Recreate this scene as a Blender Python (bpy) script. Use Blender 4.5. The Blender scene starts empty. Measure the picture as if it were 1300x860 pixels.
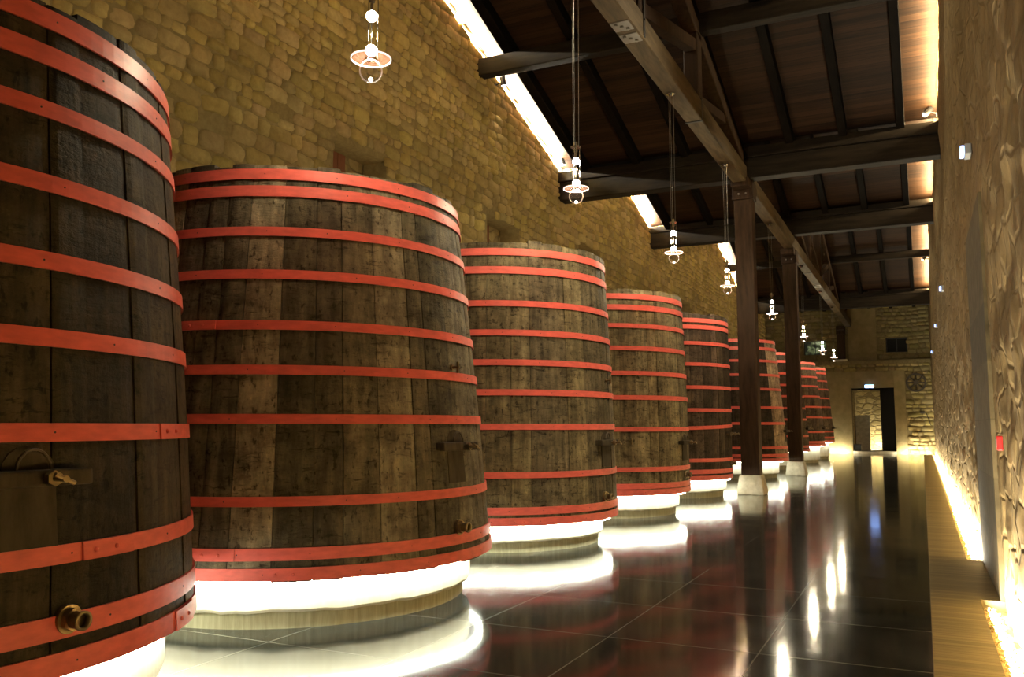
import bpy, bmesh, math, random
from mathutils import Vector, Matrix, noise
PI = math.pi
SC = bpy.context.scene
COL = SC.collection

# ------------------------------------------------------------------ camera
cam_d = bpy.data.cameras.new('camera')
cam = bpy.data.objects.new('camera', cam_d); COL.objects.link(cam)
cam.location = (0, 0, 1.5)
cam.rotation_euler = (math.radians(90 + 5.841), 0, math.radians(25.53))
cam_d.sensor_width = 36; cam_d.lens = 1085 / 1300 * 36
cam_d.clip_start = 0.05; cam_d.clip_end = 300
SC.camera = cam
# ------------------------------------------------------------------ world / exposure
w = bpy.data.worlds.new('world'); SC.world = w; w.use_nodes = True
w.node_tree.nodes['Background'].inputs[0].default_value = (0.9, 0.75, 0.5, 1)
w.node_tree.nodes['Background'].inputs[1].default_value = 0.02
SC.view_settings.view_transform = 'Standard'
SC.view_settings.look = 'None'
SC.view_settings.gamma = 1
SC.view_settings.use_curve_mapping = False
SC.view_settings.exposure = 0.2
PENDANT_W = 105       # halogen pendant, W
COVE_L_W = 190         # per metre of slope, left wall top
COVE_R_W = 60
TRENCH_W = 60         # per metre of floor channel at the right wall
RING_E = 46           # emission of the light strips under the vats
BACK_W = 45

def area_light(name, loc, direction, sx, sy, power, color, axis=None, spread=PI):
    l = bpy.data.lights.new(name, 'AREA'); l.shape = 'RECTANGLE'; l.size = sx; l.size_y = sy
    l.energy = power; l.color = color; l.spread = spread
    o = bpy.data.objects.new(name, l); COL.objects.link(o); o.location = loc
    z = -Vector(direction).normalized()
    x = Vector(axis).normalized(); x = (x - z * x.dot(z)).normalized(); y = z.cross(x)
    o.rotation_euler = Matrix((x, y, z)).transposed().to_euler()
    return o

WALL_L, WALL_R = -7.9, 0.57
SL = 0.31
# valley, ridge, valley along the hall: (y0, z0, y1, z1)
GABLES = [(-4.7, 7.9, 3.2, 7.9), (3.2, 7.9, 19.4, 7.9), (19.4, 7.9, 27.3, 8.12), (27.3, 8.12, 43.5, 7.9), (43.5, 7.9, 51.4, 7.9)]
SLOPES = []
for (a, za, b, zb) in GABLES:
    m = (a + b) / 2; zr = (za + zb) / 2 + SL * (b - a) / 2
    SLOPES += [(a, za, m, zr), (m, zr, b, zb)]
def roof_z(y):
    for (a, za, b, zb) in SLOPES:
        if a <= y <= b: return za + (zb - za) * (y - a) / (b - a)
    return 7.9
for (a, za, b, zb) in SLOPES:
    L = math.hypot(b - a, zb - za); d = Vector((0, b - a, zb - za)) / L
    n = Vector((1, 0, 0)).cross(d)          # up
    if n.z < 0: n = -n
    mid = Vector((0, (a + b) / 2, (za + zb) / 2))
    if a < 3 or a > 43: continue
    pl = mid - n * 0.15; pl.x = WALL_L + 0.05
    area_light('cove_light_left', pl, n + Vector((0.5, 0, 0)), L - 0.3, 0.05, COVE_L_W * L, (1, 0.93, 0.74), d)
    pr = mid - n * 0.22; pr.x = WALL_R - 0.05
    area_light('cove_light_right', pr, n + Vector((-0.5, 0, 0)), L - 0.3, 0.05, COVE_R_W * L, (1, 0.78, 0.42), d)
for (a, b) in ((0.5, 8.45), (11.2, 20), (20, 30), (30, 40), (40, 49.5)):
    area_light('channel_light', (0.425, (a + b) / 2, -0.03), (1, 0, 0.5), b - a, 0.04, TRENCH_W * (1.8 if a < 1 else 1.0) * (b - a), (1, 0.92, 0.68), (0, 1, 0))
for (a, b) in ((-7.5, -3.6), (-1.1, 0.4)):
    area_light('wall_base_light', ((a + b) / 2, 49.66, 0.03), (0, 1, 0.5), b - a, 0.05, BACK_W * (b - a), (1, 0.93, 0.7), (1, 0, 0))
area_light('passage_light', (-2.35, 52.9, 0.17), (0, 1, 0.8), 0.7, 0.06, 60, (1, 0.93, 0.7), (1, 0, 0))

# ------------------------------------------------------------------ materials
def mat(name):
    m = bpy.data.materials.new(name); m.use_nodes = True
    nt = m.node_tree; b = nt.nodes['Principled BSDF']
    return m, nt, b
def N(nt, t, **kw):
    n = nt.nodes.new(t)
    for k, v in kw.items():
        if k.startswith('i_'):
            key = k[2:]; key = int(key) if key.isdigit() else key
            n.inputs[key].default_value = v
        else: setattr(n, k, v)
    return n
def ramp(nt, src, stops):
    r = nt.nodes.new('ShaderNodeValToRGB'); e = r.color_ramp.elements
    while len(e) > 1: e.remove(e[-1])
    e[0].position = stops[0][0]; e[0].color = (*stops[0][1], 1)
    for p, c in stops[1:]:
        k = e.new(p); k.color = (*c, 1)
    nt.links.new(src, r.inputs[0]); return r
def simple(name, col, rough=0.6, metal=0.0, emit=None, es=0.0, spec=0.5):
    m, nt, b = mat(name)
    b.inputs['Base Color'].default_value = (*col, 1); b.inputs['Roughness'].default_value = rough
    b.inputs['Metallic'].default_value = metal; b.inputs['Specular IOR Level'].default_value = spec
    if emit: b.inputs['Emission Color'].default_value = (*emit, 1); b.inputs['Emission Strength'].default_value = es
    return m
def coords(nt, scale=(1, 1, 1), warp=0.0, wscale=2.0):
    tc = N(nt, 'ShaderNodeTexCoord'); out = tc.outputs['Object']
    if warp:
        nz = N(nt, 'ShaderNodeTexNoise'); nz.inputs['Scale'].default_value = wscale; nz.inputs['Detail'].default_value = 2
        nt.links.new(out, nz.inputs['Vector'])
        sb = N(nt, 'ShaderNodeVectorMath', operation='SUBTRACT'); sb.inputs[1].default_value = (.5, .5, .5)
        nt.links.new(nz.outputs['Color'], sb.inputs[0])
        sc = N(nt, 'ShaderNodeVectorMath', operation='SCALE'); sc.inputs['Scale'].default_value = warp
        nt.links.new(sb.outputs[0], sc.inputs[0])
        ad = N(nt, 'ShaderNodeVectorMath', operation='ADD'); nt.links.new(out, ad.inputs[0]); nt.links.new(sc.outputs[0], ad.inputs[1])
        out = ad.outputs[0]
    mp = N(nt, 'ShaderNodeMapping'); mp.inputs['Scale'].default_value = scale
    nt.links.new(out, mp.inputs['Vector']); return mp.outputs[0]
def bump(nt, b, h, strength=0.5, dist=0.02, prev=None):
    bp = N(nt, 'ShaderNodeBump'); bp.inputs['Strength'].default_value = strength; bp.inputs['Distance'].default_value = dist
    nt.links.new(h, bp.inputs['Height'])
    if prev: nt.links.new(prev.outputs[0], bp.inputs['Normal'])
    nt.links.new(bp.outputs[0], b.inputs['Normal']); return bp
def mixc(nt, fac, a, b, blend='MIX'):
    mx = N(nt, 'ShaderNodeMix', data_type='RGBA', blend_type=blend)
    for s, v in ((0, fac), (6, a), (7, b)):
        if isinstance(v, bpy.types.NodeSocket): nt.links.new(v, mx.inputs[s])
        else: mx.inputs[s].default_value = v if not isinstance(v, tuple) else (*v, 1)
    return mx.outputs[2]

def rubble(name, scale, dark, light, mortar, joint=0.07, strength=0.8, dist=0.03, rough=0.85):
    """irregular field stone with pale lime mortar"""
    m, nt, b = mat(name)
    v = coords(nt, scale, warp=0.22, wscale=1.9)
    vo = N(nt, 'ShaderNodeTexVoronoi', feature='DISTANCE_TO_EDGE'); vo.inputs['Randomness'].default_value = 0.85; vo.inputs['Scale'].default_value = 1
    vc = N(nt, 'ShaderNodeTexVoronoi', feature='F1'); vc.inputs['Randomness'].default_value = 0.85; vc.inputs['Scale'].default_value = 1
    nt.links.new(v, vo.inputs['Vector']); nt.links.new(v, vc.inputs['Vector'])
    n1 = N(nt, 'ShaderNodeTexNoise'); n1.inputs['Scale'].default_value = 9; n1.inputs['Detail'].default_value = 6; n1.inputs['Roughness'].default_value = 0.65
    nt.links.new(coords(nt), n1.inputs['Vector'])
    n2 = N(nt, 'ShaderNodeTexNoise'); n2.inputs['Scale'].default_value = 0.7; n2.inputs['Detail'].default_value = 3
    nt.links.new(coords(nt), n2.inputs['Vector'])
    sp = N(nt, 'ShaderNodeSeparateColor'); nt.links.new(vc.outputs['Color'], sp.inputs[0])
    stone = ramp(nt, sp.outputs[0], [(0, dark), (0.5, tuple((p + q) / 2 for p, q in zip(dark, light))), (1, light)])
    grain = ramp(nt, n1.outputs[0], [(0.3, (0.72, 0.7, 0.66)), (0.7, (1.12, 1.1, 1.05))])
    c = mixc(nt, 1.0, stone.outputs[0], grain.outputs[0], 'MULTIPLY')
    # joints wander: wide where the noise is high, nearly closed elsewhere
    ad = N(nt, 'ShaderNodeMath', operation='MULTIPLY_ADD'); ad.inputs[1].default_value = -0.13; nt.links.new(n1.outputs[0], ad.inputs[0]); nt.links.new(vo.outputs[0], ad.inputs[2])
    ad2 = N(nt, 'ShaderNodeMath', operation='MULTIPLY_ADD'); ad2.inputs[1].default_value = -0.10; nt.links.new(n2.outputs[0], ad2.inputs[0]); nt.links.new(ad.outputs[0], ad2.inputs[2])
    mr = N(nt, 'ShaderNodeMapRange', interpolation_type='SMOOTHSTEP'); mr.inputs['From Min'].default_value = -0.11; mr.inputs['From Max'].default_value = joint - 0.06
    nt.links.new(ad2.outputs[0], mr.inputs['Value'])
    c = mixc(nt, mr.outputs[0], mortar, c)
    big = ramp(nt, n2.outputs[0], [(0.3, (0.82, 0.8, 0.76)), (0.7, (1.1, 1.1, 1.1))])
    c = mixc(nt, 1.0, c, big.outputs[0], 'MULTIPLY')
    nt.links.new(c, b.inputs['Base Color']); b.inputs['Roughness'].default_value = rough
    b.inputs['Specular IOR Level'].default_value = 0.2
    hh = N(nt, 'ShaderNodeMath', operation='MULTIPLY_ADD'); hh.inputs[1].default_value = 0.55
    nt.links.new(n1.outputs[0], hh.inputs[0]); nt.links.new(mr.outputs[0], hh.inputs[2])
    bump(nt, b, hh.outputs[0], strength, dist)
    return m

def timber(name, c0, c1, scale=(3, 3, 3), rough=0.65, dist=0.004, spec=0.12):
    m, nt, b = mat(name)
    v = coords(nt, scale, warp=0.1, wscale=1.5)
    n1 = N(nt, 'ShaderNodeTexNoise'); n1.inputs['Scale'].default_value = 2.2; n1.inputs['Detail'].default_value = 7; n1.inputs['Roughness'].default_value = 0.62
    nt.links.new(v, n1.inputs['Vector'])
    r = ramp(nt, n1.outputs[0], [(0.3, c0), (0.72, c1)])
    nt.links.new(r.outputs[0], b.inputs['Base Color']); b.inputs['Roughness'].default_value = rough
    b.inputs['Specular IOR Level'].default_value = spec
    bump(nt, b, n1.outputs[0], 0.6, dist)
    return m

def planks(name, c0, c1, width, axis, gap=(0.004, 0.003, 0.002), rough=0.5, grain=(0.6, 14, 14), length=None):
    """boards laid side by side along 'axis' (x: seams at constant x, y: seams at constant y)"""
    m, nt, b = mat(name)
    tc = N(nt, 'ShaderNodeTexCoord'); sx = N(nt, 'ShaderNodeSeparateXYZ'); nt.links.new(tc.outputs['Object'], sx.inputs[0])
    q = N(nt, 'ShaderNodeMath', operation='DIVIDE'); q.inputs[1].default_value = width
    nt.links.new(sx.outputs[{'x': 0, 'y': 1}[axis]], q.inputs[0])
    fl = N(nt, 'ShaderNodeMath', operation='FLOOR'); nt.links.new(q.outputs[0], fl.inputs[0])
    fr = N(nt, 'ShaderNodeMath', operation='FRACT'); nt.links.new(q.outputs[0], fr.inputs[0])
    wn = N(nt, 'ShaderNodeTexWhiteNoise', noise_dimensions='1D'); nt.links.new(fl.outputs[0], wn.inputs['W'])
    mp = N(nt, 'ShaderNodeMapping'); mp.inputs['Scale'].default_value = grain; nt.links.new(tc.outputs['Object'], mp.inputs['Vector'])
    off = N(nt, 'ShaderNodeVectorMath', operation='ADD'); nt.links.new(mp.outputs[0], off.inputs[0]); 
    sc = N(nt, 'ShaderNodeVectorMath', operation='SCALE'); sc.inputs['Scale'].default_value = 7; nt.links.new(wn.outputs['Color'], sc.inputs[0]); nt.links.new(sc.outputs[0], off.inputs[1])
    nz = N(nt, 'ShaderNodeTexNoise'); nz.inputs['Scale'].default_value = 1.0; nz.inputs['Detail'].default_value = 6; nz.inputs['Roughness'].default_value = 0.6
    nt.links.new(off.outputs[0], nz.inputs['Vector'])
    mx = N(nt, 'ShaderNodeMath', operation='MULTIPLY_ADD'); mx.inputs[1].default_value = 0.35; nt.links.new(wn.outputs[0], mx.inputs[0]); nt.links.new(nz.outputs[0], mx.inputs[2])
    r = ramp(nt, mx.outputs[0], [(0.38, c0), (0.95, c1)])
    pp = N(nt, 'ShaderNodeMath', operation='PINGPONG'); pp.inputs[1].default_value = 0.5; nt.links.new(fr.outputs[0], pp.inputs[0])
    lt = N(nt, 'ShaderNodeMath', operation='GREATER_THAN'); lt.inputs[1].default_value = 0.03; nt.links.new(pp.outputs[0], lt.inputs[0])
    c = mixc(nt, lt.outputs[0], gap, r.outputs[0])
    nt.links.new(c, b.inputs['Base Color']); b.inputs['Roughness'].default_value = rough; b.inputs['Specular IOR Level'].default_value = 0.15
    hh = N(nt, 'ShaderNodeMath', operation='MULTIPLY_ADD'); hh.inputs[1].default_value = 0.3; nt.links.new(nz.outputs[0], hh.inputs[0]); nt.links.new(lt.outputs[0], hh.inputs[2])
    bump(nt, b, hh.outputs[0], 0.6, 0.004)
    return m

M_WALL = rubble('ochre_rubble', (2.2, 2.9, 4.9), (0.33, 0.235, 0.095), (0.56, 0.43, 0.19), (0.30, 0.215, 0.095), joint=0.06, strength=0.9, dist=0.035)
M_WALL_R = rubble('rough_rendered_stone', (2.0, 2.6, 3.4), (0.24, 0.165, 0.075), (0.32, 0.23, 0.11), (0.23, 0.16, 0.075), joint=0.05, strength=0.7, dist=0.02)
M_WALL_B = rubble('coursed_rubble', (2.0, 2.2, 4.6), (0.34, 0.26, 0.11), (0.58, 0.46, 0.22), (0.25, 0.19, 0.09), joint=0.07, strength=0.8, dist=0.03)
M_PLASTER = timber('lime_render', (0.19, 0.145, 0.065), (0.28, 0.215, 0.105), (1.2, 1.2, 1.2), rough=0.9, dist=0.01, spec=0.15)
def stone_face():
    m, nt, b = mat('ochre_field_stone')
    at = N(nt, 'ShaderNodeAttribute', attribute_name='tone')
    n1 = N(nt, 'ShaderNodeTexNoise'); n1.inputs['Scale'].default_value = 11; n1.inputs['Detail'].default_value = 7; n1.inputs['Roughness'].default_value = 0.65
    nt.links.new(coords(nt), n1.inputs['Vector'])
    n2 = N(nt, 'ShaderNodeTexNoise'); n2.inputs['Scale'].default_value = 0.8; n2.inputs['Detail'].default_value = 3
    nt.links.new(coords(nt), n2.inputs['Vector'])
    g = ramp(nt, n1.outputs[0], [(0.3, (0.80, 0.78, 0.74)), (0.7, (1.1, 1.1, 1.06))])
    c = mixc(nt, 1.0, at.outputs['Color'], g.outputs[0], 'MULTIPLY')
    g2 = ramp(nt, n2.outputs[0], [(0.35, (0.85, 0.83, 0.78)), (0.65, (1.08, 1.08, 1.08))])
    c = mixc(nt, 1.0, c, g2.outputs[0], 'MULTIPLY')
    nt.links.new(c, b.inputs['Base Color']); b.inputs['Roughness'].default_value = 0.9; b.inputs['Specular IOR Level'].default_value = 0.15
    bump(nt, b, n1.outputs[0], 0.8, 0.02); return m
M_STONE = stone_face()
M_MORTAR = timber('lime_mortar', (0.235, 0.17, 0.07), (0.35, 0.26, 0.11), (5, 5, 5), rough=0.95, dist=0.012, spec=0.1)
M_MORTAR_DARK = timber('brown_mortar', (0.14, 0.105, 0.048), (0.23, 0.175, 0.08), (5, 5, 5), rough=0.95, dist=0.012, spec=0.1)
def ashlar_mat():
    m, nt, b = mat('ashlar_block')
    n1 = N(nt, 'ShaderNodeTexNoise'); n1.inputs['Scale'].default_value = 7; n1.inputs['Detail'].default_value = 7
    nt.links.new(coords(nt), n1.inputs['Vector'])
    r = ramp(nt, n1.outputs[0], [(0.3, (0.08, 0.058, 0.028)), (0.7, (0.14, 0.105, 0.055))])
    tc = N(nt, 'ShaderNodeTexCoord'); sx = N(nt, 'ShaderNodeSeparateXYZ'); nt.links.new(tc.outputs['Object'], sx.inputs[0])
    q = N(nt, 'ShaderNodeMath', operation='DIVIDE'); q.inputs[1].default_value = 0.52; nt.links.new(sx.outputs[2], q.inputs[0])
    fl = N(nt, 'ShaderNodeMath', operation='FLOOR'); nt.links.new(q.outputs[0], fl.inputs[0])
    wn = N(nt, 'ShaderNodeTexWhiteNoise', noise_dimensions='1D'); nt.links.new(fl.outputs[0], wn.inputs['W'])
    rr = ramp(nt, wn.outputs[0], [(0, (0.7, 0.7, 0.7)), (1, (1.1, 1.1, 1.1))])
    fr = N(nt, 'ShaderNodeMath', operation='FRACT'); nt.links.new(q.outputs[0], fr.inputs[0])
    pp = N(nt, 'ShaderNodeMath', operation='PINGPONG'); pp.inputs[1].default_value = 0.5; nt.links.new(fr.outputs[0], pp.inputs[0])
    gt = N(nt, 'ShaderNodeMath', operation='GREATER_THAN'); gt.inputs[1].default_value = 0.012; nt.links.new(pp.outputs[0], gt.inputs[0])
    c = mixc(nt, 1.0, r.outputs[0], rr.outputs[0], 'MULTIPLY')
    c = mixc(nt, gt.outputs[0], (0.09, 0.065, 0.03), c)
    nt.links.new(c, b.inputs['Base Color']); b.inputs['Roughness'].default_value = 0.85; b.inputs['Specular IOR Level'].default_value = 0.2
    bump(nt, b, gt.outputs[0], 0.6, 0.006)
    return m
M_ASHLAR = ashlar_mat()

def floor_mat():
    m, nt, b = mat('polished_dark_tiles')
    tc = N(nt, 'ShaderNodeTexCoord'); sx = N(nt, 'ShaderNodeSeparateXYZ'); nt.links.new(tc.outputs['Object'], sx.inputs[0])
    lines = []; cells = []
    for ax, wdt, off in ((0, 1.045, 0.0), (1, 1.16, 0.17)):
        q = N(nt, 'ShaderNodeMath', operation='MULTIPLY_ADD'); q.inputs[1].default_value = 1 / wdt; q.inputs[2].default_value = -off / wdt
        nt.links.new(sx.outputs[ax], q.inputs[0])
        fr = N(nt, 'ShaderNodeMath', operation='FRACT'); nt.links.new(q.outputs[0], fr.inputs[0])
        pp = N(nt, 'ShaderNodeMath', operation='PINGPONG'); pp.inputs[1].default_value = 0.5; nt.links.new(fr.outputs[0], pp.inputs[0])
        lt = N(nt, 'ShaderNodeMath', operation='LESS_THAN'); lt.inputs[1].default_value = 0.0035; nt.links.new(pp.outputs[0], lt.inputs[0])
        fl = N(nt, 'ShaderNodeMath', operation='FLOOR'); nt.links.new(q.outputs[0], fl.inputs[0])
        lines.append(lt.outputs[0]); cells.append(fl.outputs[0])
    mxl = N(nt, 'ShaderNodeMath', operation='MAXIMUM'); nt.links.new(lines[0], mxl.inputs[0]); nt.links.new(lines[1], mxl.inputs[1])
    cb = N(nt, 'ShaderNodeCombineXYZ'); nt.links.new(cells[0], cb.inputs[0]); nt.links.new(cells[1], cb.inputs[1])
    wn = N(nt, 'ShaderNodeTexWhiteNoise', noise_dimensions='2D'); nt.links.new(cb.outputs[0], wn.inputs['Vector'])
    nz = N(nt, 'ShaderNodeTexNoise'); nz.inputs['Scale'].default_value = 2.5; nz.inputs['Detail'].default_value = 6
    nt.links.new(coords(nt, (1, 1, 1)), nz.inputs['Vector'])
    ad = N(nt, 'ShaderNodeMath', operation='MULTIPLY_ADD'); ad.inputs[1].default_value = 0.35; nt.links.new(wn.outputs[0], ad.inputs[0]); nt.links.new(nz.outputs[0], ad.inputs[2])
    r = ramp(nt, ad.outputs[0], [(0.35, (0.014, 0.016, 0.015)), (0.95, (0.036, 0.040, 0.037))])
    c = mixc(nt, mxl.outputs[0], r.outputs[0], (0.26, 0.25, 0.21))
    nt.links.new(c, b.inputs['Base Color'])
    ro = N(nt, 'ShaderNodeMapRange'); ro.inputs['To Min'].default_value = 0.05; ro.inputs['To Max'].default_value = 0.13
    nt.links.new(nz.outputs[0], ro.inputs['Value']); nt.links.new(ro.outputs[0], b.inputs['Roughness'])
    b.inputs['IOR'].default_value = 1.5
    n3 = N(nt, 'ShaderNodeTexNoise'); n3.inputs['Scale'].default_value = 1.6; n3.inputs['Detail'].default_value = 1
    nt.links.new(coords(nt, (1, 1, 1)), n3.inputs['Vector'])
    bump(nt, b, n3.outputs[0], 0.12, 0.01)
    return m
M_FLOOR = floor_mat()
M_STRIP = planks('oak_boards', (0.125, 0.10, 0.044), (0.25, 0.20, 0.098), 0.075, 'y', gap=(0.09, 0.06, 0.028), rough=0.5, grain=(1.6, 26, 1))
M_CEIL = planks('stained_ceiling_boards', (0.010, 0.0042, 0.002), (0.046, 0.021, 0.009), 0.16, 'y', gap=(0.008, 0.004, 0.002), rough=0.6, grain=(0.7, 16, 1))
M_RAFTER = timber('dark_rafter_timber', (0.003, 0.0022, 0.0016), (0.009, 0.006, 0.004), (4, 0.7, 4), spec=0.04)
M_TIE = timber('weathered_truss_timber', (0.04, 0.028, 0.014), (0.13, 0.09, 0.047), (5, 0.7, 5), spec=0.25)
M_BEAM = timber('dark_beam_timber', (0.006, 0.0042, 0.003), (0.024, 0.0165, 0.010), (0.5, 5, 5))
M_POST = timber('dark_post_timber', (0.018, 0.010, 0.006), (0.055, 0.031, 0.018), (5, 5, 0.6))
M_BASE = timber('pale_limestone', (0.42, 0.38, 0.28), (0.68, 0.63, 0.5), (3, 3, 3), rough=0.8, dist=0.01, spec=0.2)
M_CONC = timber('pale_concrete', (0.60, 0.56, 0.42), (0.74, 0.70, 0.56), (4, 4, 1.2), rough=0.85, dist=0.006, spec=0.2)
M_CONC2 = timber('shuttered_concrete', (0.30, 0.28, 0.17), (0.50, 0.47, 0.31), (14, 14, 0.6), rough=0.85, dist=0.004, spec=0.2)
M_STEEL = simple('dull_steel', (0.35, 0.33, 0.3), 0.35, 0.9)
M_CHROME = simple('polished_steel', (0.75, 0.73, 0.7), 0.15, 1.0)
M_DARKMETAL = simple('rusty_dark_iron', (0.06, 0.045, 0.03), 0.55, 0.6)
M_BRASS = simple('aged_brass', (0.22, 0.165, 0.085), 0.38, 0.9)
M_BLACK = simple('black_paint', (0.012, 0.012, 0.012), 0.45)
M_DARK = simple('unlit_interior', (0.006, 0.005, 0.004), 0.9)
M_BULB = simple('halogen_bulb', (1, 1, 1), 0.4, 0, (1, 0.95, 0.84), 90)
M_LED = simple('led_strip', (1, 1, 1), 0.4, 0, (0.97, 1.0, 0.84), RING_E)
M_BLUE = simple('emergency_diffuser', (0.9, 0.95, 1), 0.3, 0, (0.22, 0.38, 1.0), 2.6)
M_BLUE2 = simple('bright_emergency_diffuser', (0.9, 0.95, 1), 0.3, 0, (0.25, 0.45, 1.0), 7.0)
M_WHITEPL = simple('grey_plastic', (0.30, 0.30, 0.30), 0.5)
M_REDPL = simple('red_plastic', (0.55, 0.02, 0.02), 0.35)
M_SHUTTER = timber('reddish_shutter_wood', (0.16, 0.06, 0.025), (0.26, 0.10, 0.045), (3, 3, 0.6))
M_GRAVEL = timber('pale_pebbles', (0.40, 0.30, 0.14), (0.72, 0.58, 0.34), (11, 11, 11), rough=0.7)
def glass_mat():
    m = bpy.data.materials.new('thin_clear_glass'); m.use_nodes = True; nt = m.node_tree
    nt.nodes.remove(nt.nodes['Principled BSDF']); out = nt.nodes['Material Output']
    t = N(nt, 'ShaderNodeBsdfTransparent'); t.inputs[0].default_value = (0.93, 0.91, 0.9, 1)
    g = N(nt, 'ShaderNodeBsdfTranslucent'); g.inputs[0].default_value = (0.9, 0.85, 0.75, 1)
    lw = N(nt, 'ShaderNodeLayerWeight'); lw.inputs[0].default_value = 0.12
    mx = N(nt, 'ShaderNodeMixShader'); nt.links.new(lw.outputs['Fresnel'], mx.inputs[0]); nt.links.new(t.outputs[0], mx.inputs[1]); nt.links.new(g.outputs[0], mx.inputs[2])
    nt.links.new(mx.outputs[0], out.inputs[0]); return m
M_GLASS = glass_mat()
def plate_mat():
    m = bpy.data.materials.new('rosy_frosted_glass'); m.use_nodes = True; nt = m.node_tree
    nt.nodes.remove(nt.nodes['Principled BSDF']); out = nt.nodes['Material Output']
    t = N(nt, 'ShaderNodeBsdfTransparent'); t.inputs[0].default_value = (0.9, 0.78, 0.74, 1)
    g = N(nt, 'ShaderNodeBsdfTranslucent'); g.inputs[0].default_value = (0.8, 0.5, 0.42, 1)
    mx = N(nt, 'ShaderNodeMixShader'); mx.inputs[0].default_value = 0.015; nt.links.new(t.outputs[0], mx.inputs[1]); nt.links.new(g.outputs[0], mx.inputs[2])
    nt.links.new(mx.outputs[0], out.inputs[0]); return m
M_PLATE = plate_mat()
def window_mat():
    m, nt, b = mat('window_greenery')
    n = N(nt, 'ShaderNodeTexNoise'); n.inputs['Scale'].default_value = 5; nt.links.new(coords(nt), n.inputs['Vector'])
    r = ramp(nt, n.outputs[0], [(0.42, (0.004, 0.006, 0.004)), (0.55, (0.12, 0.15, 0.06)), (0.7, (0.55, 0.6, 0.35))])
    b.inputs['Base Color'].default_value = (0.02, 0.02, 0.02, 1)
    nt.links.new(r.outputs[0], b.inputs['Emission Color']); b.inputs['Emission Strength'].default_value = 0.55
    return m
M_WINDOW = window_mat()

def hoop_mat(name, col, rough=0.42):
    m, nt, b = mat(name)
    n = N(nt, 'ShaderNodeTexNoise'); n.inputs['Scale'].default_value = 9; n.inputs['Detail'].default_value = 5; nt.links.new(coords(nt, (1, 1, 3)), n.inputs['Vector'])
    r = ramp(nt, n.outputs[0], [(0.3, tuple(c * 0.82 for c in col)), (0.7, tuple(c * 1.08 for c in col))])
    nt.links.new(r.outputs[0], b.inputs['Base Color']); b.inputs['Roughness'].default_value = rough
    b.inputs['Specular IOR Level'].default_value = 0.25
    bump(nt, b, n.outputs[0], 0.3, 0.002); return m
M_HOOP = hoop_mat('red_painted_iron', (0.70, 0.125, 0.10))
def stave_mat(name, tint):
    m, nt, b = mat(name)
    at = N(nt, 'ShaderNodeAttribute', attribute_name='tone')
    v = coords(nt, (9, 9, 0.9), warp=0.05, wscale=3)
    n1 = N(nt, 'ShaderNodeTexNoise'); n1.inputs['Scale'].default_value = 1.5; n1.inputs['Detail'].default_value = 7; n1.inputs['Roughness'].default_value = 0.65; nt.links.new(v, n1.inputs['Vector'])
    n2 = N(nt, 'ShaderNodeTexNoise'); n2.inputs['Scale'].default_value = 3.2; n2.inputs['Detail'].default_value = 8; n2.inputs['Roughness'].default_value = 0.7; nt.links.new(coords(nt, (1, 1, 1.6)), n2.inputs['Vector'])
    v3 = coords(nt, (3.0, 3.0, 16), warp=0.08, wscale=4)
    n3 = N(nt, 'ShaderNodeTexNoise'); n3.inputs['Scale'].default_value = 1.6; n3.inputs['Detail'].default_value = 6; n3.inputs['Roughness'].default_value = 0.75; nt.links.new(v3, n3.inputs['Vector'])
    base = ramp(nt, n1.outputs[0], [(0.28, tuple(c * 0.42 for c in tint)), (0.5, tint), (0.75, tuple(c * 1.75 for c in tint))])
    c = mixc(nt, 1.0, base.outputs[0], at.outputs['Color'], 'MULTIPLY')
    dirt = ramp(nt, n2.outputs[0], [(0.34, (0.42, 0.4, 0.38)), (0.56, (1, 1, 1)), (0.75, (1.35, 1.3, 1.15))])
    c = mixc(nt, 1.0, c, dirt.outputs[0], 'MULTIPLY')
    cr = ramp(nt, n3.outputs[0], [(0.36, (0.35, 0.33, 0.3)), (0.44, (1, 1, 1))])
    c = mixc(nt, 1.0, c, cr.outputs[0], 'MULTIPLY')
    n4 = N(nt, 'ShaderNodeTexNoise'); n4.inputs['Scale'].default_value = 26; n4.inputs['Detail'].default_value = 4; n4.inputs['Roughness'].default_value = 0.6; nt.links.new(coords(nt, (1, 1, .55)), n4.inputs['Vector'])
    pit = ramp(nt, n4.outputs[0], [(0.33, (0.3, 0.28, 0.25)), (0.42, (1, 1, 1)), (0.62, (1, 1, 1)), (0.75, (1.6, 1.5, 1.3))])
    c = mixc(nt, 1.0, c, pit.outputs[0], 'MULTIPLY')
    nt.links.new(c, b.inputs['Base Color']); b.inputs['Roughness'].default_value = 0.6; b.inputs['Specular IOR Level'].default_value = 0.10
    b0 = bump(nt, b, n4.outputs[0], 0.8, 0.006)
    b1 = bump(nt, b, n3.outputs[0], 0.7, 0.012, b0)
    b2 = bump(nt, b, n2.outputs[0], 0.7, 0.014, b1)
    bump(nt, b, n1.outputs[0], 0.4, 0.006, b2)
    return m

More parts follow.
